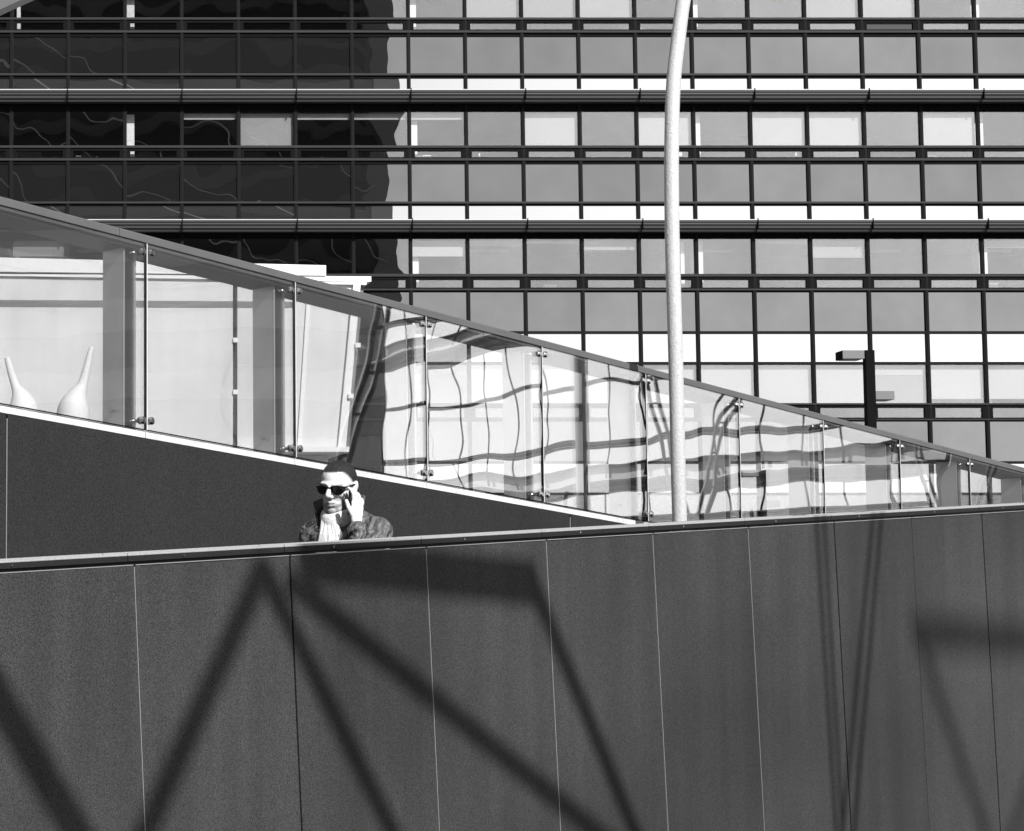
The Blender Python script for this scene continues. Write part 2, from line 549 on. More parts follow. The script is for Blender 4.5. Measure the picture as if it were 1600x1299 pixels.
PK = range(-3, 13)
for k in PK:
    s = G0 + S2 * k
    # kerb length
    m = MB()
    m.hexa([rt(s + .002, 0.0, 0.19), rt(s + S2 - .002, 0.0, 0.19), rt(s + S2 - .002, 0.0, 0.008), rt(s + .002, 0.0, 0.008)],
           [rt(s + .002, 0.036, 0.19), rt(s + S2 - .002, 0.036, 0.19), rt(s + S2 - .002, 0.036, 0.008), rt(s + .002, 0.036, 0.008)])
    m.build('kerb', M['kerb'], bal)
    # glass pane with dark cut edges
    e0, e1, zb, zt = s + 0.004, s + S2 - 0.004, 0.040, glass_dz
    m = MB(); m.hexa([rt(e0, zb, 0.012), rt(e1, zb, 0.012), rt(e1, zb, 0.0), rt(e0, zb, 0.0)], [rt(e0, zt, 0.012), rt(e1, zt, 0.012), rt(e1, zt, 0.0), rt(e0, zt, 0.0)])
    pane = m.build('glass_pane', M['bal_glass'], bal)
    m = MB(); w = 0.002
    for (sa, za, sb, zb2) in ((e0, zb, e1, zb), (e0, zt, e1, zt), (e1, zb, e1, zt)):
        p, q2 = rt(sa, za, 0.006), rt(sb, zb2, 0.006)
        dirv = (q2 - p); side = N.cross(dirv.normalized())
        m.obox((p + q2) / 2, dirv / 2 * 1.002, N * 0.0075, side * w)
    m.build('glass_edge', M['gasket'], pane)
    m = MB(); p, q2 = rt(e0, zb, 0.006), rt(e0, zt, 0.006); m.obox((p + q2) / 2, (q2 - p) / 2, N * 0.0075, D * 0.0012); m.build('glass_edge', M['edge'], pane)  # left edge painted pale, as if catching the light
    # post
    r1 = s - 0.012; r0 = r1 - 0.088
    zt_p = rail_dz - 0.085
    def slab(a, b, fr, bk, z0, z1, nm, mt, par):
        mm = MB(); mm.hexa([rt(a, z0, bk), rt(b, z0, bk), rt(b, z0, fr), rt(a, z0, fr)], [rt(a, z1, bk), rt(b, z1, bk), rt(b, z1, fr), rt(a, z1, fr)])
        return mm.build(nm, mt, par)
    po = slab(r0, r0 + 0.012, 0.06, 0.215, 0.037, zt_p, 'post', M['post'], bal)
    slab(r0 + 0.0125, r1, 0.075, 0.10, 0.037, zt_p, 'flange', M['postdark'], po)
    slab(r1 - 0.018, r1 - 0.004, 0.062, 0.0745, 0.037, zt_p, 'rib', M['post'], po)
    slab(r0 - 0.0015, r0 + 0.0035, 0.054, 0.0595, 0.037, zt_p, 'front_edge', M['edge'], po)
    c = rt(r0, 0.13, 0.13); m = MB(); m.tube([c, c - D * 0.02], 0.008, 8); m.tube([c - D * 0.02, c - D * 0.028], 0.012, 8); m.build('bolt', M['chrome'], po)
    # clamps
    for dz in (glass_dz - 0.045, 0.085):
        cl = MB(); p = rt(s - 0.07, dz, 0.045); p2 = rt(s + 0.03, dz, 0.045)
        p.z = p2.z = rt(s, dz).z
        cl.tube([p, p2], 0.008, 8)
        arm = cl.build('glass_clamp', M['chrome'], bal, smooth=True)
        for o in (-0.028, 0.028):
            kb = MB(); c = V(p2) ; c = rt(s + o, 0, 0); c.z = p2.z
            kb.tube([c - N * 0.05, c - N * 0.018], 0.007, 8)
            kb.tube([c - N * 0.018, c - N * 0.013], 0.019, 12)
            kb.tube([c + N * 0.001, c + N * 0.008], 0.019, 12)
            kb.tube([c + N * 0.008, c + N * 0.016], [0.019, 0.010], 12)
            kb.build('knob', M['chrome'], arm)
# top rail in lengths between the visible joints
js = [G0 - 3.2 * S2]
for px, py in ((193, 360), (820, 522), (1333, 660)): js.append(on_wall(px, py, H2).dot(D))
js.append(js[-1] + (js[-1] - js[-2])); js.append(js[-1] + 3.5)
for a, b in zip(js[:-1], js[1:]):
    m = MB()
    prof = [(0.03, -0.082), (0.03, -0.008), (0.038, 0.0), (0.232, 0.0), (0.24, -0.008), (0.24, -0.082)]
    P = [rt(a + .0015, rail_dz + z, bk) for bk, z in prof]
    Q = [rt(b - .0015, rail_dz + z, bk) for bk, z in prof]
    n = len(P)
    m.add(P + Q, [list(range(n))[::-1], list(range(n, 2 * n))] + [[i, (i + 1) % n, n + (i + 1) % n, n + i] for i in range(n)])
    rl = m.build('top_rail', M['rail'], bal)
    m = MB()
    P = [rt(b - .003, rail_dz + z * 0.99, bk + 0.004) for bk, z in prof]; Q = [rt(b + .003, rail_dz + z * 0.99, bk + 0.004) for bk, z in prof]
    m.add(P + Q, [list(range(n))[::-1], list(range(n, 2 * n))] + [[i, (i + 1) % n, n + (i + 1) % n, n + i] for i in range(n)])
    m.build('rail_joint', M['seam'], rl)

# ------------------------------------------------------------------ office building (curtain wall)
FD = 55.0


def fz(py): return on_y(800, py, FD).z


MOD = 88.9 * FD / ray(800, 240).y
X0 = on_y(17.5, 240, FD).x
PXM = MOD / 88.9                               # metres per photo pixel on the facade
cols = range(-3, 21)
XL, XR = X0 + cols[0] * MOD, X0 + (cols[-1] + 1) * MOD
bld = empty('office_building', ((XL + XR) / 2, FD, 0))
tag(bld, 'glass office block with sunshades and grid of panes filling the background', 'building')
# (y0, y1, kind)
rows = [(-52, -36, 'strip'), (-8, 28.8, 'pane'), (58, 116, 'spandrel'), (123, 146, 'strip'), (175, 228.5, 'pane'), (257, 316, 'spandrel'), (322, 347.5, 'strip'),
        (373.5, 428.8, 'pane'), (457, 518, 'spandrel'), (522, 566, 'strip'), (570, 630.5, 'pane'), (659, 721, 'spandrel'), (725, 770, 'strip'), (774, 832, 'pane')]
NAMES = {'pane': 'window_pane', 'spandrel': 'spandrel_panel', 'strip': 'strip_window'}
MULW = 5.5 * PXM
for (y0, y1, kind) in rows:
    z1, z0 = fz(y0), fz(y1)
    me = None
    for c in cols:
        xa, xb = X0 + c * MOD + MULW / 2 - 0.01, X0 + (c + 1) * MOD - MULW / 2 + 0.01
        cx, cz = (xa + xb) / 2, (z0 + z1) / 2
        if me is None:
            b = MB(); b.box(-(xb - xa) / 2, (xb - xa) / 2, 0, 0.02, -(z1 - z0) / 2 - 0.01, (z1 - z0) / 2 + 0.01)
            me = b.mesh(NAMES[kind]); me.materials.append(M[kind])
        o = link(NAMES[kind], me, None, bld, (cx, FD + random.uniform(0, 0.004), cz))
        o.rotation_euler = (random.gauss(0, 0.0012), 0, random.gauss(0, 0.0012))
# vent windows (frame + pane)
vents = [(32, 49), (232, 248.5), (433, 452), (633, 655)]
for (y0, y1) in vents:
    z1, z0 = fz(y0), fz(y1)
    w = MOD - MULW; h = z1 - z0; fwid = 4.2 * PXM
    fm = MB()
    fm.box(-w / 2, w / 2, -0.05, 0.03, h / 2 - fwid * 1.1, h / 2); fm.box(-w / 2, w / 2, -0.05, 0.03, -h / 2, -h / 2 + fwid * 0.5)
    fm.box(-w / 2, -w / 2 + fwid * 1.3, -0.05, 0.03, -h / 2 + fwid * 0.5, h / 2 - fwid * 1.1); fm.box(w / 2 - fwid * 1.3, w / 2, -0.05, 0.03, -h / 2 + fwid * 0.5, h / 2 - fwid * 1.1)
    fme = fm.mesh('vent_window'); fme.materials.append(M['black'])
    pm = MB(); pm.box(-w / 2 + fwid * 1.2, w / 2 - fwid * 1.2, 0.0, 0.015, -h / 2 + fwid * 0.4, h / 2 - fwid)
    pme = pm.mesh('pane'); pme.materials.append(M['pane'])
    for c in cols:
        cx, cz = X0 + (c + 0.5) * MOD, (z0 + z1) / 2
        fo = link('vent_window', fme, None, bld, (cx, FD, cz))
        if (c == 15 and y0 == 32):
            pmo = MB(); pmo.box(-w / 2 + fwid * 1.2, w / 2 - fwid * 1.2, 0.0, 0.015, -h / 2 + fwid * 0.4, h / 2 - fwid)
            link('pane', pmo.mesh('pane'), M['lens'], fo, (cx, FD, cz))
        else:
            link('pane', pme, None, fo, (cx, FD, cz))
# horizontals: (y0, y1, projection, material); black ones paint the shade under ledges, not rails
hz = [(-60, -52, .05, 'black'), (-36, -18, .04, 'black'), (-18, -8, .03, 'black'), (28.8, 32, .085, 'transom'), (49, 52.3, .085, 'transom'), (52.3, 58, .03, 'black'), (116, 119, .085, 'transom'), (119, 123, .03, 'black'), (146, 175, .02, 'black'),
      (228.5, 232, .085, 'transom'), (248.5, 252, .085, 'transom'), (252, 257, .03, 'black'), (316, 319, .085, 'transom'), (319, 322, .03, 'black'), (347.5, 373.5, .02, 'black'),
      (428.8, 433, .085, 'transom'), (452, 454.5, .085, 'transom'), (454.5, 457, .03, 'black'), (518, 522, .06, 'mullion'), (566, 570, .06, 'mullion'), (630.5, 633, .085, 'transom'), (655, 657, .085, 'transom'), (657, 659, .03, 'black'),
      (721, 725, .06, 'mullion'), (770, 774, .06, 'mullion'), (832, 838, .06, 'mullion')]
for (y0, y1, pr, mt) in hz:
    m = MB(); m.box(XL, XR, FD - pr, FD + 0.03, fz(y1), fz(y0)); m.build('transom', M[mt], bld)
# verticals
for c in list(cols) + [cols[-1] + 1]:
    x = X0 + c * MOD
    m = MB(); m.box(x - MULW / 2, x + MULW / 2, FD - 0.058, FD + 0.032, 3.2, fz(-60)); m.box(x - MULW * .22, x + MULW * .22, FD - 0.074, FD - 0.058, 3.2, fz(-60))
    m.build('mullion', M['mullion'], bld)
# sunshades: two bays each, stacked blades under a bright lip
for ri, yt in enumerate((-53, 146, 347.5)):
    for c in range(cols[0], cols[-1], 2):
        cc = c if ri != 2 else c
        xa, xb = X0 + (cc + 0) * MOD + 0.012, X0 + (cc + 2) * MOD - 0.012
        ztop, H = fz(yt) - 0.035, 17.5 * PXM
        zz = ztop
        sh = MB()
        pj = 0.50
        prof = [(-0.10, 0.0), (-pj, 0.0), (-pj, -0.045), (-pj + 0.03, -0.05), (-pj + .03, -H * .36), (-pj + .07, -H * .40), (-pj + .08, -H * .66), (-pj + .13, -H * .70), (-pj + .15, -H * 0.92), (-0.10, -H * 0.92)]
        sh.prism([V((xa, FD + y, zz + z)) for y, z in prof], (xb - xa, 0, 0))
        so = sh.build('sunshade', M['shade'], bld)
        m = MB(); m.box(xa, xb, FD - pj - 0.012, FD - pj + 0.10, zz + 0.002, zz + 0.024); m.build('lip', M['lip'], so)
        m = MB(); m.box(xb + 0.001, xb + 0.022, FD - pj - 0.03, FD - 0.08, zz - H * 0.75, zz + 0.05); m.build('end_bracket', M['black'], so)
# interiors: slabs, core, columns, blinds
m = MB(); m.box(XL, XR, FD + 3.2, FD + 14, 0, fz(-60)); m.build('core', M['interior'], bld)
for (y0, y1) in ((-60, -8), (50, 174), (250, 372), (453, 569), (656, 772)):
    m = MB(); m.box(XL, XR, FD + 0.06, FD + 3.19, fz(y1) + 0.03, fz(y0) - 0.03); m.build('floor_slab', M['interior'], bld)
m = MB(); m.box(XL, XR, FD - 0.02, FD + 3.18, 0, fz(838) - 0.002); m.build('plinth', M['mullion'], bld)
for c in (-3, 2, 7, 12, 17):
    for (y0, y1) in ((-8, 50), (174, 250), (372, 453), (569, 656)):
        x = X0 + c * MOD
        m = MB(); m.box(x + 0.02, x + 0.26, FD + 0.25, FD + 0.7, fz(y1) + 0.035, fz(y0) - 0.035); m.build('interior_column', M['column'], bld)
for c, dx in ((0, 0.12), (11, 1.25), (16, 1.2), (13, 1.35)):
    for (y0, y1) in ((-8, 50), (372, 453), (174, 250)):
        if random.random() < 0.4: continue
        x = X0 + c * MOD + dx
        m = MB(); m.box(x, x + 0.1, FD + 0.3, FD + 0.5, fz(y1) + 0.035, fz(y0) - 0.035); m.build('interior_column', M['column'], bld)


def blind(c, y0, y1, mt='blind'):
    x = X0 + c * MOD
    m = MB(); m.box(x + 0.06, x + MOD - 0.06, FD + 0.10, FD + 0.12, fz(y1), fz(y0)); m.build('blind', M[mt], bld)


for c in (9, 11, 13, 14, 16): blind(c, 176.5, 226)
for c in (3, 5, 6, 7): blind(c, 176.5, 186)
blind(4, 176.5, 227)
for c in (0, 7): blind(c, 376, 400)
for c in (9,): blind(c, 376, 380)
for c in (15, 18): blind(c, 571.5, 586)
for c in (8, 9, 10, 11, 12, 13, 14, 16, 17): blind(c, 571.5, 629.5 if c < 16 else 623)
blind(15, 586.5, 629.5, 'blind_grey'); blind(18, 586.5, 629.5, 'blind_grey')
for c, y in ((8, 384), (10, 390), (13, 381), (14, 402), (17, 386), (19, 395)): blind(c, 376, y, 'blind_grey')
for c in (8, 9, 10, 14, 15, 18): blind(c, -6, 27, 'blind_grey')

for (x0, x1, y0, y1) in ((655, 662, 240, 247.5), (663, 676, 239, 247.5), (751, 753, 236, 247.5), (835, 839, 242, 247.5), (758, 761, 243, 247.5), (1448, 1470, 240, 247.5), (1473, 1480, 243, 247.5), (118, 126, 240, 247.5), (150, 152, 241, 247.5), (230, 236, 243, 247.5), (500, 508, 242, 247.5), (1000, 1012, 40, 48), (930, 990, 45, 48), (1290, 1330, 45, 48), (1540, 1560, 440, 450), (850, 870, 442, 450)):
    m = MB(); m.box(on_y(x0, 240, FD).x, on_y(x1, 240, FD).x, FD + 0.3, FD + 0.5, fz(y1), fz(y0)); m.build('desk_item', M['column'], bld)
for c in (8, 10, 12, 15, 17, 1, 2):
    m = MB(); x = X0 + c * MOD; m.box(x + 0.2, x + MOD - 0.2, FD + 1.2, FD + 1.35, fz(373.5) - 0.16, fz(373.5) - 0.10); m.build('ceiling_fitting', M['column'], bld)

# ------------------------------------------------------------------ white pavilion behind the glass
PY = 24.0


def pv(px, py, dy=0.0):
    """photo position on the pavilion's front, which stands slightly turned (far end to the right)"""
    r = ray(px, py)
    th = 0.10
    n = V((-math.sin(th), math.cos(th), 0))
    o = V((0, PY, 0))
    t = (o - CAM).dot(n) / r.dot(n)
    return CAM + r * t + n * dy


pav = empty('pavilion', tuple(V((pv(250, 700).x, pv(250, 700).y, 0))))
tag(pav, 'white panelled pavilion with stepped flat roof behind the left balustrade glass', 'pavilion')


def pvslab(pts, d0, d1, nm, mt, par=None):
    m = MB(); n = len(pts)
    f = [pv(x, y, d0) for x, y in pts]; b = [pv(x, y, d1) for x, y in pts]
    m.add(f + b, [list(range(n)), list(range(n, 2 * n))[::-1]] + [[i, n + i, n + (i + 1) % n, (i + 1) % n] for i in range(n)])
    return m.build(nm, mt, par or pav)


pvslab([(-160, 431), (364, 437), (364, 900), (-160, 900)], 0, 0.15, 'wall_panel', M['pavilion'])
pvslab([(371, 437), (561, 443), (536, 700), (371, 700)], 0, 0.15, 'wall_panel', M['pavilion'])
pvslab([(364.5, 438), (370.5, 438), (370.5, 900), (364.5, 900)], 0.04, 0.12, 'joint', M['gasket'])
pvslab([(480, 448), (486, 448), (470, 698), (464, 698)], -0.03, -0.001, 'mullion', M['white'])
pvslab([(551, 446), (562, 446), (539, 700), (527, 700)], -0.06, -0.001, 'corner_fin', M['white'])
pvslab([(563, 446), (569, 446), (546, 700), (540, 700)], 0.03, 0.12, 'joint', M['lamp_box'])
pvslab([(-160, 400), (508, 416), (508, 432), (-160, 424)], -0.06, 0.6, 'roof_slab', M['white'])
pvslab([(-160, 428), (579, 433), (579, 441), (-160, 429.6)], -0.04, 3.0, 'roof_slab', M['white'])
pvslab([(400, 441), (572, 441.5), (571, 446), (400, 443)], -0.05, 2.0, 'roof_slab', M['white'])
pvslab([(371, 699), (541, 700), (540, 708), (371, 708)], -0.2, 1.5, 'base_slab', M['white'])
pvslab([(371, 709), (520, 709), (520, 900), (371, 900)], 0.3, 1.4, 'base', M['pavilion'])
pvslab([(-160, 468), (364, 471), (364, 481), (-160, 479)], -0.006, -0.0005, 'band', M['lamp_box'])
pvslab([(371, 471), (463, 472), (462, 481), (371, 481)], -0.006, -0.0005, 'band', M['lamp_box'])
for x, y in ((367.5, 532), (367.5, 613)):
    pvslab([(x - 3.5, y - 3.5), (x + 3.5, y - 3.5), (x + 3.5, y + 3.5), (x - 3.5, y + 3.5)], -0.03, 0.03, 'clip', M['white'])
for x, y in ((557, 541), (546, 620)):
    pvslab([(x - 4, y - 3.5), (x + 4, y - 3.5), (x + 4, y + 3.5), (x - 4, y + 3.5)], -0.10, -0.062, 'clip', M['white'])

# ------------------------------------------------------------------ white bottle-necked sculptures
SY = 15.0


def sculpture(ctrl, label, yy):
    """ctrl: (centre px, py, half width px) from the tip downwards; body goes on down to the ground"""
    pts, rs = [], []
    for (x, y, w) in ctrl:
        p = on_y(x, y, yy); pts.append(p); rs.append(w * yy / ray(x, y).y)
    b = pts[-1]; rb = rs[-1]
    for dz, f in ((0.25, 1.08), (0.6, 1.1), (1.1, 0.95), (1.6, 0.7)):
        if b.z - dz > 0.1: pts.append(V((b.x, b.y, b.z - dz))); rs.append(rb * f)
    pts.append(V((b.x, b.y, 0.0))); rs.append(rb * 0.62)
    # smooth the profile with a Catmull-Rom pass
    P, R = [], []
    for i in range(len(pts) - 1):
        a, b_, c, d = pts[max(i - 1, 0)], pts[i], pts[i + 1], pts[min(i + 2, len(pts) - 1)]
        ra, rb_, rc, rd = rs[max(i - 1, 0)], rs[i], rs[i + 1], rs[min(i + 2, len(pts) - 1)]
        for k in range(5):
            t = k / 5
            h = lambda a, b, c, d: 0.5 * ((2 * b) + (c - a) * t + (2 * a - 5 * b + 4 * c - d) * t * t + (3 * b - a - 3 * c + d) * t ** 3)
            P.append(V((h(a.x, b_.x, c.x, d.x), h(a.y, b_.y, c.y, d.y), h(a.z, b_.z, c.z, d.z)))); R.append(max(0.01, h(ra, rb_, rc, rd)))
    P.append(pts[-1]); R.append(rs[-1])
    m = MB(); m.tube(P, R, 28)
    e = m.build('sculpture', M['sculpt'], None, smooth=True)
    tag(e, label, 'sculpture', 'white bottle-shaped sculptures behind the glass')
    return e


sculpture([(143.5, 543, 4), (140, 556, 5), (135, 578, 6.5), (129, 601, 8.5), (122, 616, 15), (116, 634, 23.5), (114, 655, 27), (113, 690, 29)], 'white bottle-shaped sculpture with neck leaning right, beside the first balustrade post', 15.0)
sculpture([(11, 559, 4.5), (14.5, 572, 5.5), (20, 590, 6.5), (25.5, 606, 8), (31, 617, 14), (36, 634, 23), (37, 655, 27), (37, 690, 29)], 'white bottle-shaped sculpture with neck leaning left, at the left picture edge', 15.6)

# ------------------------------------------------------------------ white curved pole between the walls
HP = 6.95
ctr = [(1112, -230), (1093, -130), (1080, -60), (1068, 0), (1060, 60), (1053.5, 115), (1050.5, 170), (1049.3, 240), (1049.5, 310), (1051, 400), (1056, 573), (1060, 746), (1062, 822)]
pts = [on_wall(x, y, HP) for x, y in ctr]
last = pts[-1]
pts.append(V((last.x, last.y, ramp_z(last) + 0.0)))
fine = []
for i in range(len(pts) - 1):
    a, b_, c, d = pts[max(i - 1, 0)], pts[i], pts[i + 1], pts[min(i + 2, len(pts) - 1)]
    for k in range(4):
        t = k / 4
        fine.append(0.5 * ((2 * b_) + (c - a) * t + (2 * a - 5 * b_ + 4 * c - d) * t * t + (3 * b_ - a - 3 * c + d) * t ** 3))
fine.append(pts[-1])
RP = 11.2 * pts[8].y / ray(1050, 310).y
pe = empty('curved_pole', tuple(pts[-1]))
tag(pe, 'tall white bent pole standing in front of the glass balustrade', 'pole')
m = MB(); m.tube(fine, RP, 24); m.build('shaft', M['pole'], pe, smooth=True)
m = MB(); b = pts[-1]; m.tube([b, b + UP * 0.02], 0.12, 20); m.build('base_plate', M['pole'], pe)

# ------------------------------------------------------------------ lamp posts beyond the balustrade


def lamp(px, py_top, yy, label):
    t = on_y(px, py_top, yy)
    e = empty('street_lamp', (t.x, t.y, 0))
    tag(e, label, 'lamp', 'black square lamp posts with box heads')
    k = 25.0 / ray(1357, 548).y
    w = 7.0 * k
    z = t.z
    b = lambda nm, mt, *a: (lambda mm: (mm.box(*a), mm.build(nm, mt, e, local=True))[1])(MB())
    b('post', M['lamp_black'], -w, w, -w, w, 0, z)
    dep = 0.13
    for sgn, dz in ((-1, 0.0), (1, 64 * k)):
        x0 = -8 * k - 34 * k if sgn < 0 else 5 * k
        x1 = -8 * k if sgn < 0 else 37 * k
        # head seen from the front
        hd = MB(); hd.box(x0, x1, -0.03, 2 * dep - 0.03, z - dz - 13 * k, z - dz); ho = hd.build('lamp_head', M['lamp_black'], e, local=True)
        ho_c = V(ho.location)
        f = MB(); f.box(x0 + .001, x1 - .001, -0.036, -0.0305, z - dz - 13 * k, z - dz - 0.001)  # sunlit front of the head, put into a greyer colour than its sides
        fo = f.build('lit_front', M['lamp_box'], None); fo.parent = ho; fo.location = fo.location - ho_c
        f = MB(); f.box(x0 + .03, x1 - .03, 0, 2 * dep - 0.06, z - dz - 13 * k - 0.006, z - dz - 13 * k - 0.0005)
        fo = f.build('lens', M['lens'], None); fo.parent = ho; fo.location = fo.location - ho_c
    return e


lamp(1357, 548, 25.0, 'black square lamp post with two box heads, rising above the balustrade rail')
lamp(1190, 735, 34.0, 'smaller distant black lamp post seen low through the balustrade glass')

# ------------------------------------------------------------------ steel frames behind the camera, known by their shadows on the front wall
HS = 8.5


def cast(px, py, hs=HS): return on_wall(px, py, H1) + SUN * (hs / SUN.dot(N))


def to_ground(a, b):
    t = (0.0 - a.z) / (b.z - a.z)
    return a + (b - a) * t


def frame(label, legs, beams, r=0.05, hs=HS):
    base = to_ground(cast(*legs[0][0], hs), cast(*legs[0][1], hs))
    e = empty('steel_trestle', tuple(base)); tag(e, label, 'steel frame', 'steel frames casting shadows on the dark wall')
    for a, b in legs:
        p = cast(*a, hs); q_ = to_ground(p, cast(*b, hs))
        m = MB(); m.tube([p, q_], r, 12); m.build('leg', M['steel'], e, smooth=True)
        m = MB(); m.tube([q_, q_ + UP * 0.03], 0.16, 14); m.build('foot_plate', M['steel'], e)
    for a, b, rr in beams:
        m = MB(); p, q_ = cast(*a, hs), cast(*b, hs)
        dv = q_ - p; sd = N.cross(dv.normalized())
        m.obox((p + q_) / 2, dv / 2, N * 0.07, sd * rr); m.build('beam', M['steel'], e)
    return e


frame('steel frame whose forked shadow falls on the dark foreground wall below the man', [((412, 885), (228, 1299)), ((408, 885), (612, 1299)), ((452, 908), (930, 1299)), ((838, 925), (992, 1299))], [((470, 873), (838, 912), 0.055)])
frame('steel frame whose slanting shadow crosses the lower left of the dark wall', [((-120, 890), (118, 1299))], [((-420, 870), (-110, 890), 0.06)], r=0.07)
frame('steel frame whose faint shadow falls at the right end of the dark wall', [((1432, 985), (1540, 1299)), ((1690, 1000), (1585, 1299))], [((1425, 985), (1705, 1010), 0.042)], r=0.045, hs=22.0)
for (a, b, lb) in (((1268, 700), (1306, 1299), 'first stay cable from the left shading the right part of the dark wall'), ((1281, 700), (1316, 1299), 'second stay cable from the left shading the right part of the dark wall'),
                   ((1374, 700), (1316, 1299), 'third stay cable from the left shading the right part of the dark wall'), ((1386, 700), (1334, 1299), 'rightmost stay cable shading the right part of the dark wall')):
    p = cast(*a, 7.2); q_ = to_ground(p, cast(*b, 7.2))
    m = MB(); m.tube([p, q_], 0.019, 8)
    tag(m.build('stay_cable', M['steel'], None, smooth=True), lb, 'cable', 'stay cables above the ramp')
# grey strut crossing the top left corner of the picture
m = MB()
p, q_ = on_y(-60, 32, 16.0), on_y(120, -50, 16.0)
dv = q_ - p; sd = V((0, 1, 0)).cross(dv.normalized())
low = on_y(-60, 32, 16.0)
m.obox((p + q_) / 2, dv / 2 * 1.6, V((0, 0.08, 0)), sd * 0.075)
tag(m.build('canopy_strut', M['rail']), 'grey diagonal strut crossing the top left corner', 'strut')

# ------------------------------------------------------------------ buildings known by their reflections, plus one added sky blocker
# dark tower behind the camera, mirrored in the left half of the facade
TY = -60.0
KX = (FD + FD - TY) / ray(600, 300).y
tx0, tx1 = (-120 - PPX) * KX, (614 - PPX) * KX
tw = empty('office_tower', ((tx0 + tx1) / 2, TY, 0))
tag(tw, 'dark tower seen only as a wavy reflection in the left half of the facade', 'building')
m = MB(); m.box(tx0, tx1, TY - 25, TY, 0, 75); m.build('shaft', M['tower'], tw)
for k in range(20):
    z = 3 + k * 3.6
    m = MB(); m.box(tx0 + 0.6, tx1 - 2.6, TY + 0.002, TY + 0.05, z, z + 2.1); m.build('window_band', M['tower_glass'], tw)
    m = MB(); m.box(tx0, tx1 - 2.2, TY + 0.06, TY + 0.4, z + 2.2, z + 2.32); m.build('ledge', M['tower'], tw)
m = MB(); m.box(tx1 - 2.1, tx1 - 0.002, TY + 0.002, TY + 0.5, 0, 74.9); m.build('corner_pier', M['tower_pier'], tw)
# thin white stays hung in front of the tower: the bright squiggles in the panes
def stay(px, py):
    k = (2 * FD + 40) / ray(px, py).y
    return V(((px - PPX) * k, -40.0, CAM.z + ray(px, py).z * k))


mt_ = stay(-110, -60)
m = MB(); m.tube([V((mt_.x, -40, 0)), mt_], [0.35, 0.2], 16)
tag(m.build('cable_mast', M['cable'], None, smooth=True), 'white mast beyond the left edge carrying the stays mirrored in the facade', 'mast')
for i, (ya, yb) in enumerate(((-20, 215), (40, 330), (120, 400), (215, 560))):
    p, q_ = stay(-110, ya), stay(600, yb)
    q2 = V((tx1 - 1.0, TY + 0.5, q_.z))
    m = MB(); m.tube([p, p + (q2 - p) * 0.5 - UP * 1.2, q2], 0.055, 8)
    tag(m.build('mast_stay', M['cable'], None, smooth=True), ['topmost', 'second from the top', 'third from the top', 'lowest'][i] + ' white stay mirrored as a bright squiggle in the dark panes', 'cable', 'white stays mirrored in the facade')

# right-hand office wing, mirrored in the balustrade glass
W0, WD = V((45.6, 23.8, 0)), V((0.8, -0.6, 0))
WN = V((-0.6, -0.8, 0))
wg = empty('office_wing', tuple(W0))
tag(wg, 'office wing with bright sunshades seen only mirrored in the balustrade glass', 'building')
WL, FH, WM = 26.0, 5.2, 1.625
NF = 4
m = MB(); m.hexa([W0 - WN * 0.2, W0 + WD * WL - WN * 0.2, W0 + WD * WL - WN * 12, W0 - WN * 12], [p + UP * (FH * NF + 2) for p in (W0 - WN * 0.2, W0 + WD * WL - WN * 0.2, W0 + WD * WL - WN * 12, W0 - WN * 12)])
M['wing_wall'] = pbr('wing_panel', 0.55, rough=0.6)
M['wing_glass'] = glass('wing_glass', 0.88, amp=0.004, scale=0.7, backing=0.7)
m.build('shaft', M['wing_wall'], wg)
ncol = int(WL / WM)
wp = {}
for f in range(NF):
    for (za, zb, nm) in ((1.3, 3.1, 'window_pane'), (3.25, 4.75, 'spandrel_panel'), (0.5, 1.05, 'vent_pane')):
        if nm not in wp:
            b = MB(); h = (zb - za) / 2
            b.obox((0, 0, 0), WD * (WM / 2 - 0.03), WN * 0.02, UP * h); wp[nm] = b.mesh(nm); wp[nm].materials.append(M['wing_glass'])
        for c in range(ncol):
            link(nm, wp[nm], None, wg, W0 + WD * (WM * (c + .5)) + UP * (f * FH + (za + zb) / 2) - WN * 0.12)
    for za, hh in ((1.17, 0.035), (3.17, 0.03), (0.42, 0.035)):
        m = MB(); m.obox(W0 + WD * WL / 2 + UP * (f * FH + za) - WN * 0.10, WD * WL / 2, WN * 0.05, UP * hh); m.build('transom', M['mullion'], wg)
    for c in range(0, ncol, 2):
        m = MB(); cc = W0 + WD * (WM * (c + 1)) + UP * (f * FH + 5.0)
        prof = [(-0.1, 0.06), (0.75, 0.06), (0.75, 0.0), (0.6, -0.06), (0.55, -0.16), (0.3, -0.22), (0.25, -0.3), (-0.1, -0.3)]
        st = cc - WD * (WM - 0.03)
        m.prism([st + WN * x + UP * z for x, z in prof], WD * (2 * WM - 0.06)); so = m.build('sunshade', M['shade'], wg)
        m = MB(); m.obox(cc + WN * 0.68 + UP * 0.085, WD * (WM - 0.03), WN * 0.09, UP * 0.024); m.build('lip', M['lip'], so)
for c in range(ncol + 1):
    m = MB(); m.obox(W0 + WD * WM * c + UP * (FH * NF / 2) - WN * 0.11, WD * 0.022, WN * 0.03, UP * FH * NF / 2); m.build('mullion', M['mullion'], wg)

# added unseen block further right, dims the sky mirrored in the left panes
M['block_glass'] = pbr('block_glass', 0.38, rough=0.4)
K0 = V((100, -15, 0))
kb = empty('sky_blocker', tuple(K0)); tag(kb, 'added grey block that keeps bright sky out of the leftmost balustrade panes', 'building')
m = MB(); m.box(100, 120, -34, 9, 0, 34); m.build('shaft', M['wing_wall'], kb)
for f in range(8):
    m = MB(); m.box(99.9, 99.998, -33.5, 8.5, 2 + f * 4, 4.2 + f * 4); m.build('window_band', M['block_glass'], kb)

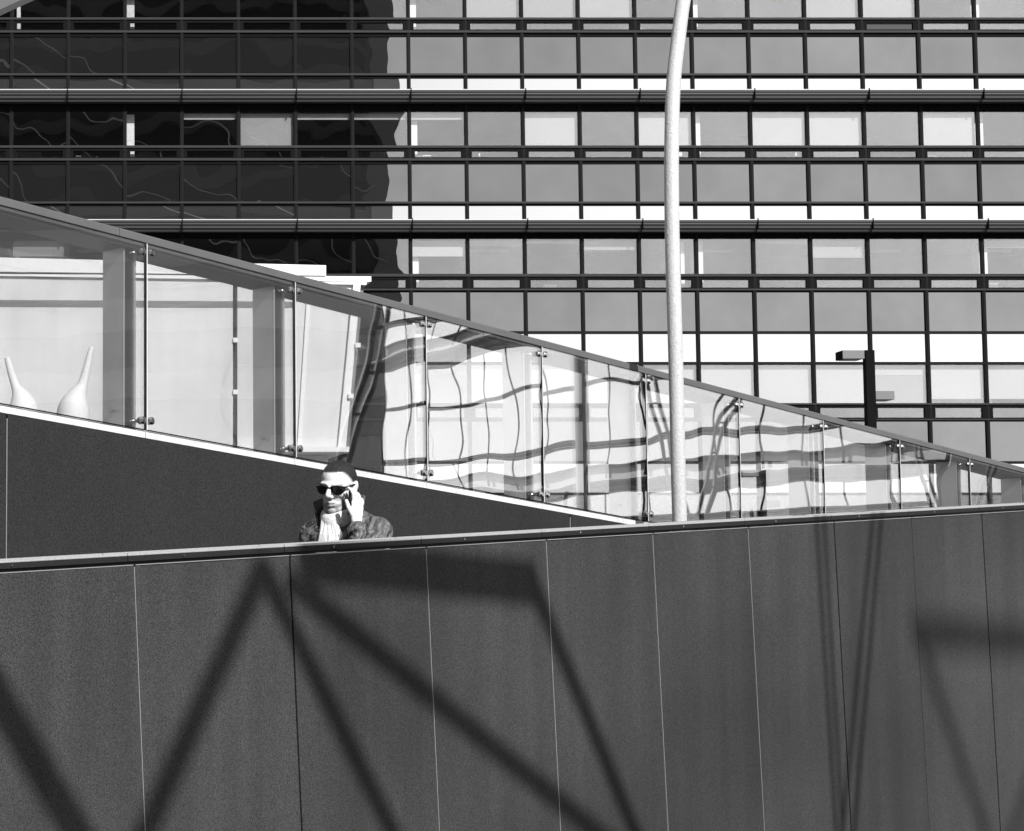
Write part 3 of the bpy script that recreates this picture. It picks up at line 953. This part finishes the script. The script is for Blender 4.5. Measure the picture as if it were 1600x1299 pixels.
# ------------------------------------------------------------------ the man on the ramp
M['skin'] = None
_m, _t, _out = new_mat('skin')
_p = _t.nodes.new('ShaderNodeBsdfPrincipled')
_p.inputs['Roughness'].default_value = 0.45
_p.inputs['Specular IOR Level'].default_value = 0.35
_tc = _t.nodes.new('ShaderNodeTexCoord')
_n = _t.nodes.new('ShaderNodeTexNoise'); _n.inputs['Scale'].default_value = 60; _n.inputs['Detail'].default_value = 3
_t.links.new(_tc.outputs['Object'], _n.inputs['Vector'])
_at = _t.nodes.new('ShaderNodeAttribute'); _at.attribute_name = 'beard'
_mr = _t.nodes.new('ShaderNodeMapRange'); _mr.inputs['From Min'].default_value = 0.3; _mr.inputs['From Max'].default_value = 0.7
_mr.inputs['To Min'].default_value = 0.62; _mr.inputs['To Max'].default_value = 0.74
_t.links.new(_n.outputs['Fac'], _mr.inputs['Value'])
_mx = _t.nodes.new('ShaderNodeMix'); _mx.data_type = 'FLOAT'
_t.links.new(_at.outputs['Fac'], _mx.inputs[0]); _t.links.new(_mr.outputs[0], _mx.inputs[2]); _mx.inputs[3].default_value = 0.08
_t.links.new(_mx.outputs[0], _p.inputs['Base Color'])
_t.links.new(_p.outputs[0], _out.inputs['Surface'])
M['skin'] = _m
M['hair'] = pbr('hair_black', 0.009, rough=0.45, spec=0.5, grain=1.0, gscale=330, bump=0.004, bumpscale=420)
M['lens_dark'] = pbr('sunglasses_lens', 0.003, rough=0.08, spec=0.6)
M['trouser'] = pbr('trouser_cloth', 0.04, rough=0.9, grain=0.2)
M['shoe'] = pbr('shoe_leather', 0.02, rough=0.4)
M['scarf'] = pbr('scarf_knit', 0.75, rough=0.9, grain=0.15, gscale=150, bump=0.003, bumpscale=140)
M['phone'] = pbr('phone_shell', 0.01, rough=0.25)
# quilted jacket: fine wrinkles and stitched lines
_m, _t, _out = new_mat('jacket_cloth')
_p = _t.nodes.new('ShaderNodeBsdfPrincipled'); _p.inputs['Base Color'].default_value = (0.11, 0.11, 0.11, 1); _p.inputs['Roughness'].default_value = 0.5
_tc = _t.nodes.new('ShaderNodeTexCoord')
_w = _t.nodes.new('ShaderNodeTexWave'); _w.wave_type = 'BANDS'; _w.bands_direction = 'DIAGONAL'; _w.inputs['Scale'].default_value = 9; _w.inputs['Distortion'].default_value = 5; _w.inputs['Detail'].default_value = 2; _w.inputs['Detail Scale'].default_value = 1.5
_n = _t.nodes.new('ShaderNodeTexNoise'); _n.inputs['Scale'].default_value = 22; _n.inputs['Detail'].default_value = 3
_t.links.new(_tc.outputs['Object'], _w.inputs['Vector']); _t.links.new(_tc.outputs['Object'], _n.inputs['Vector'])
_a = _t.nodes.new('ShaderNodeMath'); _a.operation = 'ADD'; _t.links.new(_w.outputs['Fac'], _a.inputs[0]); _t.links.new(_n.outputs['Fac'], _a.inputs[1])
_b = _t.nodes.new('ShaderNodeBump'); _b.inputs['Distance'].default_value = 0.013; _t.links.new(_a.outputs[0], _b.inputs['Height'])
_t.links.new(_b.outputs[0], _p.inputs['Normal']); _t.links.new(_p.outputs[0], _out.inputs['Surface'])
M['jacket'] = _m
M['badge'] = pbr('badge_white', 0.85, rough=0.5)


def remeshed(mb, voxel, smooth_it, name):
    """fuse overlapping closed forms into one continuous skin"""
    m0 = mb.mesh('tmp')
    o = bpy.data.objects.new('tmp', m0); col.objects.link(o)
    r = o.modifiers.new('r', 'REMESH'); r.mode = 'VOXEL'; r.voxel_size = voxel; r.use_smooth_shade = True
    sm = o.modifiers.new('s', 'SMOOTH'); sm.factor = 0.5; sm.iterations = smooth_it
    dg = bpy.context.evaluated_depsgraph_get()
    me = bpy.data.meshes.new_from_object(o.evaluated_get(dg))
    bpy.data.objects.remove(o); bpy.data.meshes.remove(m0)
    me.name = name
    me.polygons.foreach_set('use_smooth', [True] * len(me.polygons))
    return me


FWD = -D                                   # he walks down the ramp, to the left and towards us
man = empty('person', tuple(FEET), (0, 0, math.atan2(FWD.y, FWD.x) - math.pi / 2 + math.radians(10)))
tag(man, 'man in sunglasses, dark jacket and white scarf holding a phone to his ear', 'person')
# head frame: turned a little to the camera and tipped down
HC = V((0, 0.03, 1.665))
HR = (Matrix.Rotation(math.radians(9), 3, 'Z') @ Matrix.Rotation(math.radians(-9), 3, 'X') @ Matrix.Rotation(math.radians(-3), 3, 'Y'))


def hp(x, y, z): return HC + HR @ V((x, y, z))


b = MB()
E = lambda c, r: b.ellipsoid(hp(*c), r, HR, 28, 18)
Cp = lambda p, q, r0, r1=None: b.capsule(hp(*p), hp(*q), r0, r1)
E((0, -0.014, 0.034), (0.077, 0.099, 0.084))
E((0, 0.034, -0.012), (0.066, 0.060, 0.088))
E((0, 0.036, -0.072), (0.053, 0.054, 0.040))
E((0, 0.072, -0.101), (0.024, 0.020, 0.017))
for sx in (-1, 1):
    Cp((sx * 0.012, 0.089, 0.020), (sx * 0.048, 0.069, 0.022), 0.008, 0.008)
    E((sx * 0.044, 0.066, -0.024), (0.021, 0.020, 0.020))
    Cp((sx * 0.056, 0.01, -0.06), (sx * 0.03, 0.065, -0.098), 0.016, 0.014)
    E((sx * 0.0135, 0.101, -0.036), (0.009, 0.011, 0.008))
    E((sx * 0.079, -0.012, -0.006), (0.008, 0.019, 0.033))
    E((sx * 0.084, -0.018, 0.006), (0.006, 0.017, 0.022))
Cp((0, 0.090, 0.014), (0, 0.113, -0.028), 0.0085, 0.0125)
E((0, 0.112, -0.031), (0.0125, 0.012, 0.010))
Cp((-0.022, 0.086, -0.0635), (0.0, 0.097, -0.0615), 0.0045, 0.0075)
Cp((0.022, 0.086, -0.0635), (0.0, 0.097, -0.0615), 0.0045, 0.0075)
Cp((-0.018, 0.086, -0.0765), (0.018, 0.086, -0.0765), 0.0060)
E((0, 0.092, -0.0765), (0.013, 0.008, 0.0065))
# neck, trunk, arms, legs (local space of the person, +Y forwards, -X his left)
C2 = lambda p, q, r0, r1=None: b.capsule(p, q, r0, r1)
C2((0, 0.025, 1.60), (0, -0.01, 1.44), 0.058, 0.066)
b.ellipsoid((0, -0.01, 1.32), (0.165, 0.105, 0.21)); b.ellipsoid((0, 0.0, 1.02), (0.15, 0.10, 0.17))
SHL, ELL, WRL = V((-0.190, -0.005, 1.455)), V((-0.245, 0.150, 1.225)), V((-0.150, 0.110, 1.488))
SHR, ELR, WRR = V((0.155, 0.0, 1.45)), V((0.215, -0.03, 1.16)), V((0.215, 0.07, 0.90))
C2((-0.05, -0.01, 1.47), SHL, 0.05, 0.05); C2((0.05, -0.01, 1.47), SHR, 0.05, 0.05)
C2(SHL, ELL, 0.05, 0.038); C2(ELL, WRL, 0.038, 0.025)
C2(SHR, ELR, 0.05, 0.038); C2(ELR, WRR, 0.038, 0.025)
for sx, kx, ax in ((-1, 0.10, 0.02), (1, 0.02, -0.28)):
    C2((sx * 0.085, 0.0, 0.92), (sx * 0.09, kx + 0.04, 0.50), 0.078, 0.052); C2((sx * 0.09, kx + 0.04, 0.50), (sx * 0.09, ax + 0.06, 0.09), 0.052, 0.036)
# left hand: back of the hand outwards, fingers up along the phone beside the ear
ear = hp(-0.112, 0.022, 0.012)
hu = (ear - WRL); hu.normalize()
inw = (hp(0, 0.02, -0.02) - ear); inw = (inw - hu * inw.dot(hu)).normalized()      # palm side
ac = hu.cross(inw).normalized()                                                    # across the knuckles
if ac.dot(HR @ V((0, 1, 0))) < 0: ac = -ac                                          # +ac points to his face
palm0, palm1 = WRL + hu * 0.025, WRL + hu * 0.095
for t in (-1, -0.33, 0.33, 1):
    C2(WRL + hu * 0.012 + ac * 0.015 * t, palm1 + ac * 0.031 * t, 0.017, 0.0125)
fl = [(-1.0, 0.056), (-0.33, 0.070), (0.33, 0.074), (1.0, 0.066)]
for i, (t, L) in enumerate(fl):
    k = palm1 + ac * 0.031 * t + hu * 0.004
    spread = ac * (0.34 * t + 0.10)
    j1 = k + (hu + spread - inw * 0.10).normalized() * L * 0.52
    j2 = j1 + (hu * 0.9 + spread * 1.0 + inw * 0.35).normalized() * L * 0.34
    j3 = j2 + (hu * 0.7 + spread * 0.8 + inw * 0.8).normalized() * L * 0.24
    C2(k, j1, 0.0088, 0.0080); C2(j1, j2, 0.0080, 0.0074); C2(j2, j3, 0.0074, 0.0064)
th0 = WRL + hu * 0.035 + ac * 0.022 + inw * 0.006
th1 = th0 + (hu * 0.75 + ac * 0.75 + inw * 0.2).normalized() * 0.042
th2 = th1 + (hu * 0.95 + ac * 0.30 + inw * 0.25).normalized() * 0.032
C2(th0, th1, 0.0135, 0.0110); C2(th1, th2, 0.0105, 0.0085)
# right hand, relaxed
for i, (t, L) in enumerate(fl):
    k = WRR + V((0, 0.02 * t + 0.01, -0.075)); C2(WRR + V((0, 0.012 * t, -0.01)), k, 0.017, 0.012)
    j1 = k + V((-0.008, 0.004, -L * 0.5)); j2 = j1 + V((-0.022, 0.004, -L * 0.4)); C2(k, j1, 0.0095, 0.009); C2(j1, j2, 0.009, 0.007)
C2(WRR + V((0, 0.02, -0.02)), WRR + V((-0.01, 0.055, -0.07)), 0.012, 0.009)
body = remeshed(b, 0.0032, 2, 'body')
att = body.attributes.new('beard', 'FLOAT', 'POINT')
HRi = HR.inverted()
vals = []
for v in body.vertices:
    l = HRi @ (v.co - HC)
    w_ = 0.0
    if -0.13 < l.z < -0.02 and abs(l.x) < 0.075 and l.y > 0.0 and (v.co - ear).length > 0.0:
        # beard shadow round the mouth, chin and jaw
        up = -0.050 if abs(l.x) < 0.022 else -0.062 + 0.25 * max(0, abs(l.x) - 0.03)
        w_ = min(1.0, max(0.0, (up - l.z) / 0.012)) * min(1.0, max(0.0, (l.y - 0.01) / 0.02)) * 0.55
    # cropped hair thinning out at the temples and round the ears
    if l.z > -0.06 and l.length < 0.16 and l.y < 0.075:
        hl = 0.076 if l.y > 0.045 else 0.076 - (0.045 - l.y) * 1.05 if l.y > -0.005 else (0.0235 - (-0.005 - l.y) * 1.9)
        dz = hl - l.z
        rng = 0.008 if l.y > 0.05 else 0.022
        if abs(l.x) < 0.081: w_ = max(w_, min(1.0, max(0.0, 1.0 - dz / rng)) * 1.0)
    vals.append(w_)
for i, f in enumerate(vals): att.data[i].value = f
link('body', body, M['skin'], man, (0, 0, 0), local=True)
# hair
b2 = MB()
nu, nv = 120, 80
vs, fs = [], []
for j in range(nv + 1):
    th = math.pi * j / nv * 0.86
    for i in range(nu):
        ph = 2 * math.pi * i / nu
        nn = V((math.sin(th) * math.cos(ph), math.sin(th) * math.sin(ph), math.cos(th)))
        l = V((nn.x * 0.0788, nn.y * 0.1008 - 0.014, nn.z * 0.0858 + 0.034))
        l += nn * (noise.noise(l * 240) * 0.0014 + noise.noise(l * 90) * 0.0012)
        vs.append(l)
keep = lambda l: l.z > (0.076 + 0.06 * max(0, abs(l.x) - 0.05) if l.y > 0.045 else 0.076 - (0.045 - l.y) * 1.05 if l.y > -0.005 else (0.0235 - (-0.005 - l.y) * 1.9))
for j in range(nv):
    for i in range(nu):
        q4 = [j * nu + i, j * nu + (i + 1) % nu, (j + 1) * nu + (i + 1) % nu, (j + 1) * nu + i]
        if all(keep(vs[q_] + V((0, 0, 0.007 * noise.noise(vs[q_] * 160)))) and vs[q_].z > -0.075 for q_ in q4): fs.append(q4)
b2.add([hp(*l) for l in vs], fs)
hm = b2.mesh('hair', smooth=True, origin=HC)
bm = bmesh.new(); bm.from_mesh(hm)
bmesh.ops.delete(bm, geom=[v for v in bm.verts if not v.link_faces], context='VERTS')
bm.to_mesh(hm); bm.free()
ho = link('hair', hm, M['hair'], man, HC, local=True)
sd_ = ho.modifiers.new('thick', 'SOLIDIFY'); sd_.thickness = 0.008; sd_.offset = -1
# sunglasses
sg = MB()
for sx in (-1, 1):
    pr = []
    prof = [(0.009, 0.010), (0.018, 0.014), (0.030, 0.016), (0.045, 0.016), (0.060, 0.014), (0.070, 0.009), (0.070, 0.0), (0.066, -0.011), (0.058, -0.019), (0.047, -0.024), (0.035, -0.0255), (0.025, -0.023), (0.017, -0.016), (0.012, -0.006)]
    yv = lambda x: 0.1045 - 5.5 * x * x
    P = [hp(sx * x, yv(x), z - 0.002) for x, z in prof]; Q = [hp(sx * x, yv(x) - 0.006, z - 0.002) for x, z in prof]
    n = len(P)
    sg.add(P + Q, [list(range(n)), list(range(n, 2 * n))[::-1]] + [[i, (i + 1) % n, n + (i + 1) % n, n + i] for i in range(n)])
sgo = sg.build('sunglasses', M['lens_dark'], man, local=True)
c0 = V(sgo.location)
fr = MB()
fr.tube([hp(-0.012, 0.107, 0.006), hp(0, 0.109, 0.008), hp(0.012, 0.107, 0.006)], 0.003, 8)
for sx in (-1, 1):
    fr.tube([hp(sx * 0.010, 0.105, 0.011), hp(sx * 0.040, 0.097, 0.015), hp(sx * 0.071, 0.079, 0.009)], 0.0028, 8)
    fr.tube([hp(sx * 0.070, 0.079, 0.007), hp(sx * 0.080, 0.045, 0.010), hp(sx * 0.083, -0.015, 0.012)], 0.0042, 8)
fo = fr.build('frame', M['lens_dark'], None); fo.parent = sgo; fo.location = V(fo.location) - c0
# jacket
j = MB()
j.ellipsoid((0, -0.008, 1.34), (0.195, 0.135, 0.20)); j.ellipsoid((0, 0.0, 1.05), (0.185, 0.14, 0.24)); j.ellipsoid((0, 0.0, 0.92), (0.185, 0.145, 0.12))
j.capsule((-0.07, -0.02, 1.535), (-0.17, -0.01, 1.47), 0.035, 0.05); j.capsule((0.07, -0.02, 1.53), (0.14, -0.005, 1.465), 0.035, 0.05)
j.capsule((-0.055, -0.012, 1.48), SHL + V((0, 0, 0.002)), 0.068, 0.068); j.capsule((0.055, -0.012, 1.48), SHR + V((0, 0, 0.002)), 0.068, 0.068)
j.capsule(SHL, ELL, 0.071, 0.062); j.capsule(ELL, WRL - (WRL - ELL).normalized() * 0.025, 0.060, 0.041)
j.capsule(SHR, ELR, 0.070, 0.060); j.capsule(ELR, WRR - (WRR - ELR).normalized() * 0.03, 0.058, 0.040)
rnd = random.Random(5)
for (p, q_, r) in ((SHL, ELL, 0.07), (ELL, WRL, 0.052), (SHR, ELR, 0.07)):
    ax = (q_ - p).normalized()
    for k in range(7):
        c = p + (q_ - p) * (0.08 + 0.12 * k)
        tl = V((rnd.uniform(-1, 1), rnd.uniform(-1, 1), rnd.uniform(-1, 1))) * 0.35
        j.ellipsoid(c + V((rnd.uniform(-.006, .006), rnd.uniform(-.006, .006), 0)), (r * (1.0 - 0.02 * k), r * (1.0 - 0.02 * k), 0.011), (ax + tl).normalized().to_track_quat('Z', 'Y').to_matrix(), 20, 8)
jm = remeshed(j, 0.006, 2, 'jacket')
jo = link('jacket', jm, M['jacket'], man, (0, 0, 0), local=True)
# stand-up collar, open at the throat
cb = MB(); vs, fs = [], []
K = 30
for i in range(K + 1):
    a = math.radians(-90) + math.radians(-112 + 230 * i / K)      # measured round the back
    ed = abs(i / K - 0.5) * 2
    for (rr, zz) in ((0.096, 1.49), (0.106, 1.56), (0.116, 1.636 - 0.018 * ed), (0.109, 1.637 - 0.018 * ed), (0.098, 1.56), (0.088, 1.49)):
        vs.append(V((math.cos(a) * rr * (1 + 0.05 * ed), math.sin(a) * rr * 1.0 + 0.012 + 0.012 * ed, zz - 0.022 * ed * ed)))
for i in range(K):
    for k in range(6): fs.append([i * 6 + k, (i + 1) * 6 + k, (i + 1) * 6 + (k + 1) % 6, i * 6 + (k + 1) % 6])
fs += [list(range(6)), [K * 6 + k for k in range(6)][::-1]]
cb.add(vs, fs)
co = cb.build('collar', M['jacket'], jo, smooth=True, local=True)
# cuff on the raised arm, pocket flap, press studs, badge
wd = (WRL - ELL).normalized()
m = MB(); m.tube([WRL - wd * 0.055, WRL - wd * 0.012, WRL - wd * 0.010], [0.046, 0.0445, 0.036], 20); m.build('cuff', M['jacket'], jo, smooth=True, local=True)
m = MB(); m.obox((0.105, 0.119, 1.355), (0.05, -0.022, 0.0), (0.002, 0.006, 0.0), (0, 0.004, 0.02)); m.build('pocket_flap', M['jacket'], jo, local=True)
for dx in (-0.035, 0.035):
    c = V((0.105 + dx, 0.124 - dx * 0.42, 1.346)); m = MB(); m.tube([c, c + V((0.1, 0.4, 0)).normalized() * 0.008], 0.006, 10); m.build('press_stud', M['chrome'], jo, local=True)
for c in (V((0.066, 0.095, 1.475)), V((0.058, 0.115, 1.445))):
    m = MB(); m.tube([c, c + V((0.1, 0.6, 0.2)).normalized() * 0.012], 0.007, 10); m.build('press_stud', M['chrome'], jo, local=True)
ax = (ELL - SHL).normalized(); cpos = SHL + (ELL - SHL) * 0.42
outv = V((-1, 0.1, 0.1)); outv = (outv - ax * outv.dot(ax)).normalized(); acr = ax.cross(outv)
m = MB(); m.obox(cpos + outv * 0.071, ax * 0.011, acr * 0.011, outv * 0.003); m.build('badge', M['badge'], jo, local=True)
# scarf: a loose wrap and a ribbed tail hanging inside the open jacket
sc = MB(); vs, fs = [], []
K, L = 48, 14
for i in range(K):
    a = 2 * math.pi * i / K
    for k in range(L):
        t = 2 * math.pi * k / L
        rr = 0.076 + 0.016 * math.cos(t) + 0.003 * math.sin(a * 24)
        vs.append(V((math.cos(a) * rr, math.sin(a) * rr * 1.02 + 0.014, 1.522 + 0.040 * math.sin(t) + 0.006 * math.sin(3 * a) - (0.016 * math.sin(a)))))
for i in range(K):
    for k in range(L): fs.append([i * L + k, ((i + 1) % K) * L + k, ((i + 1) % K) * L + (k + 1) % L, i * L + (k + 1) % L])
sc.add(vs, fs)
so_ = sc.build('scarf', M['scarf'], man, smooth=True, local=True)
c0 = V(so_.location)
tl = MB(); vs, fs = [], []
NX, NZ = 60, 24
for jz in range(NZ + 1):
    t = jz / NZ
    for ix in range(NX + 1):
        u_ = ix / NX - 0.5
        wdt = 0.10 + 0.03 * t
        z = 1.518 - 0.36 * t
        rib = 0.007 * abs(math.sin(ix * math.pi / 4.0 + 0.8 * noise.noise(V((t * 3, ix * 0.1, 0))))) + 0.006 * noise.noise(V((u_ * 9, t * 7, 1)))
        vs.append(V((u_ * wdt + 0.008 * t, 0.094 + 0.056 * min(1, t * 1.8) - 0.9 * (u_ * wdt) ** 2 * 4 + rib, z)))
for jz in range(NZ):
    for ix in range(NX): fs.append([jz * (NX + 1) + ix, jz * (NX + 1) + ix + 1, (jz + 1) * (NX + 1) + ix + 1, (jz + 1) * (NX + 1) + ix])
tl.add(vs, fs)
to = tl.build('tail', M['scarf'], None, smooth=True); to.parent = so_; to.location = V(to.location) - c0
sd_ = to.modifiers.new('thick', 'SOLIDIFY'); sd_.thickness = 0.012
# trousers and shoes
t_ = MB()
t_.ellipsoid((0, 0, 0.93), (0.165, 0.12, 0.13))
for sx, kx, ax_ in ((-1, 0.10, 0.02), (1, 0.02, -0.28)):
    t_.capsule((sx * 0.085, 0.0, 0.90), (sx * 0.09, kx + 0.04, 0.50), 0.094, 0.070); t_.capsule((sx * 0.09, kx + 0.04, 0.50), (sx * 0.09, ax_ + 0.06, 0.13), 0.070, 0.058)
link('trousers', remeshed(t_, 0.01, 3, 'trousers'), M['trouser'], man, (0, 0, 0), local=True)
for sx, ax_ in ((-1, 0.02), (1, -0.28)):
    z_ = -(ax_ + 0.1) * slope
    m = MB(); m.capsule((sx * 0.09, ax_ + 0.02, z_ + 0.055), (sx * 0.095, ax_ + 0.21, z_ + 0.042), 0.05, 0.038); m.capsule((sx * 0.09, ax_ + 0.06, z_ + 0.06), (sx * 0.09, ax_ + 0.06, z_ + 0.12), 0.048, 0.05)
    link('shoe', remeshed(m, 0.008, 2, 'shoe'), M['shoe'], man, (0, 0, 0), local=True)
# phone (held, a thing of its own)
rotm = man.rotation_euler.to_matrix()
pc = palm1 + inw * 0.022 + hu * 0.012 + ac * 0.004
m = MB(); m.obox((0, 0, 0), rotm @ (hu * 0.066), rotm @ (ac * 0.033), rotm @ (inw * 0.0045))
ph_ = m.build('mobile_phone', M['phone'], None); ph_.location = FEET + rotm @ pc
tag(ph_, 'slim dark mobile phone held to the ear of the man', 'phone')

# ------------------------------------------------------------------ lattice masts to the right of the ramp, mirrored in the balustrade glass


def mirrored(px, py, t):
    p = on_wall(px, py, H2)
    r = ray(px, py).normalized()
    r = r - N * (2 * r.dot(N))
    return p + r * t


def lattice(lines, t, label, r):
    b0 = to_ground(mirrored(*lines[0][0], t), mirrored(*lines[0][1], t))
    e = empty('lattice_mast', tuple(b0)); tag(e, label, 'mast', 'lattice masts mirrored in the balustrade')
    tubes = []
    for a, b_ in lines:
        p, q = mirrored(*a, t), mirrored(*b_, t)
        g_ = to_ground(p, q)
        m = MB(); m.tube([p + (p - q) * 0.3, g_], r, 8); m.build('chord', M['steel'], e, smooth=True)
        tubes.append((p + (p - q) * 0.3, g_))
    (p0, g0), (p1, g1) = tubes[0], tubes[1]
    for k in range(9):
        f = 0.05 + k * 0.1
        m = MB(); m.tube([p0 + (g0 - p0) * f, p1 + (g1 - p1) * f], r * 0.6, 6); m.build('rung', M['steel'], e, smooth=True)


lattice([((606, 480), (553, 700)), ((588, 480), (538, 700))], 20.0, 'dark slanting lattice mast mirrored beside the white pavilion', 0.05)
lattice([((1010, 600), (1052, 760)), ((1022, 600), (1064, 760))], 24.0, 'dark lattice mast leaning left, mirrored just left of the white pole', 0.035)
lattice([((1146, 640), (1104, 800)), ((1136, 640), (1092, 800))], 25.0, 'dark lattice mast leaning right, mirrored just right of the white pole', 0.035)
lattice([((1430, 690), (1466, 800)), ((1440, 690), (1476, 800))], 28.0, 'dark lattice mast leaning left, mirrored near the low end of the rail', 0.035)
lattice([((1556, 730), (1540, 800)), ((1548, 730), (1532, 800))], 28.0, 'rightmost dark lattice mast mirrored at the low end of the rail', 0.035)
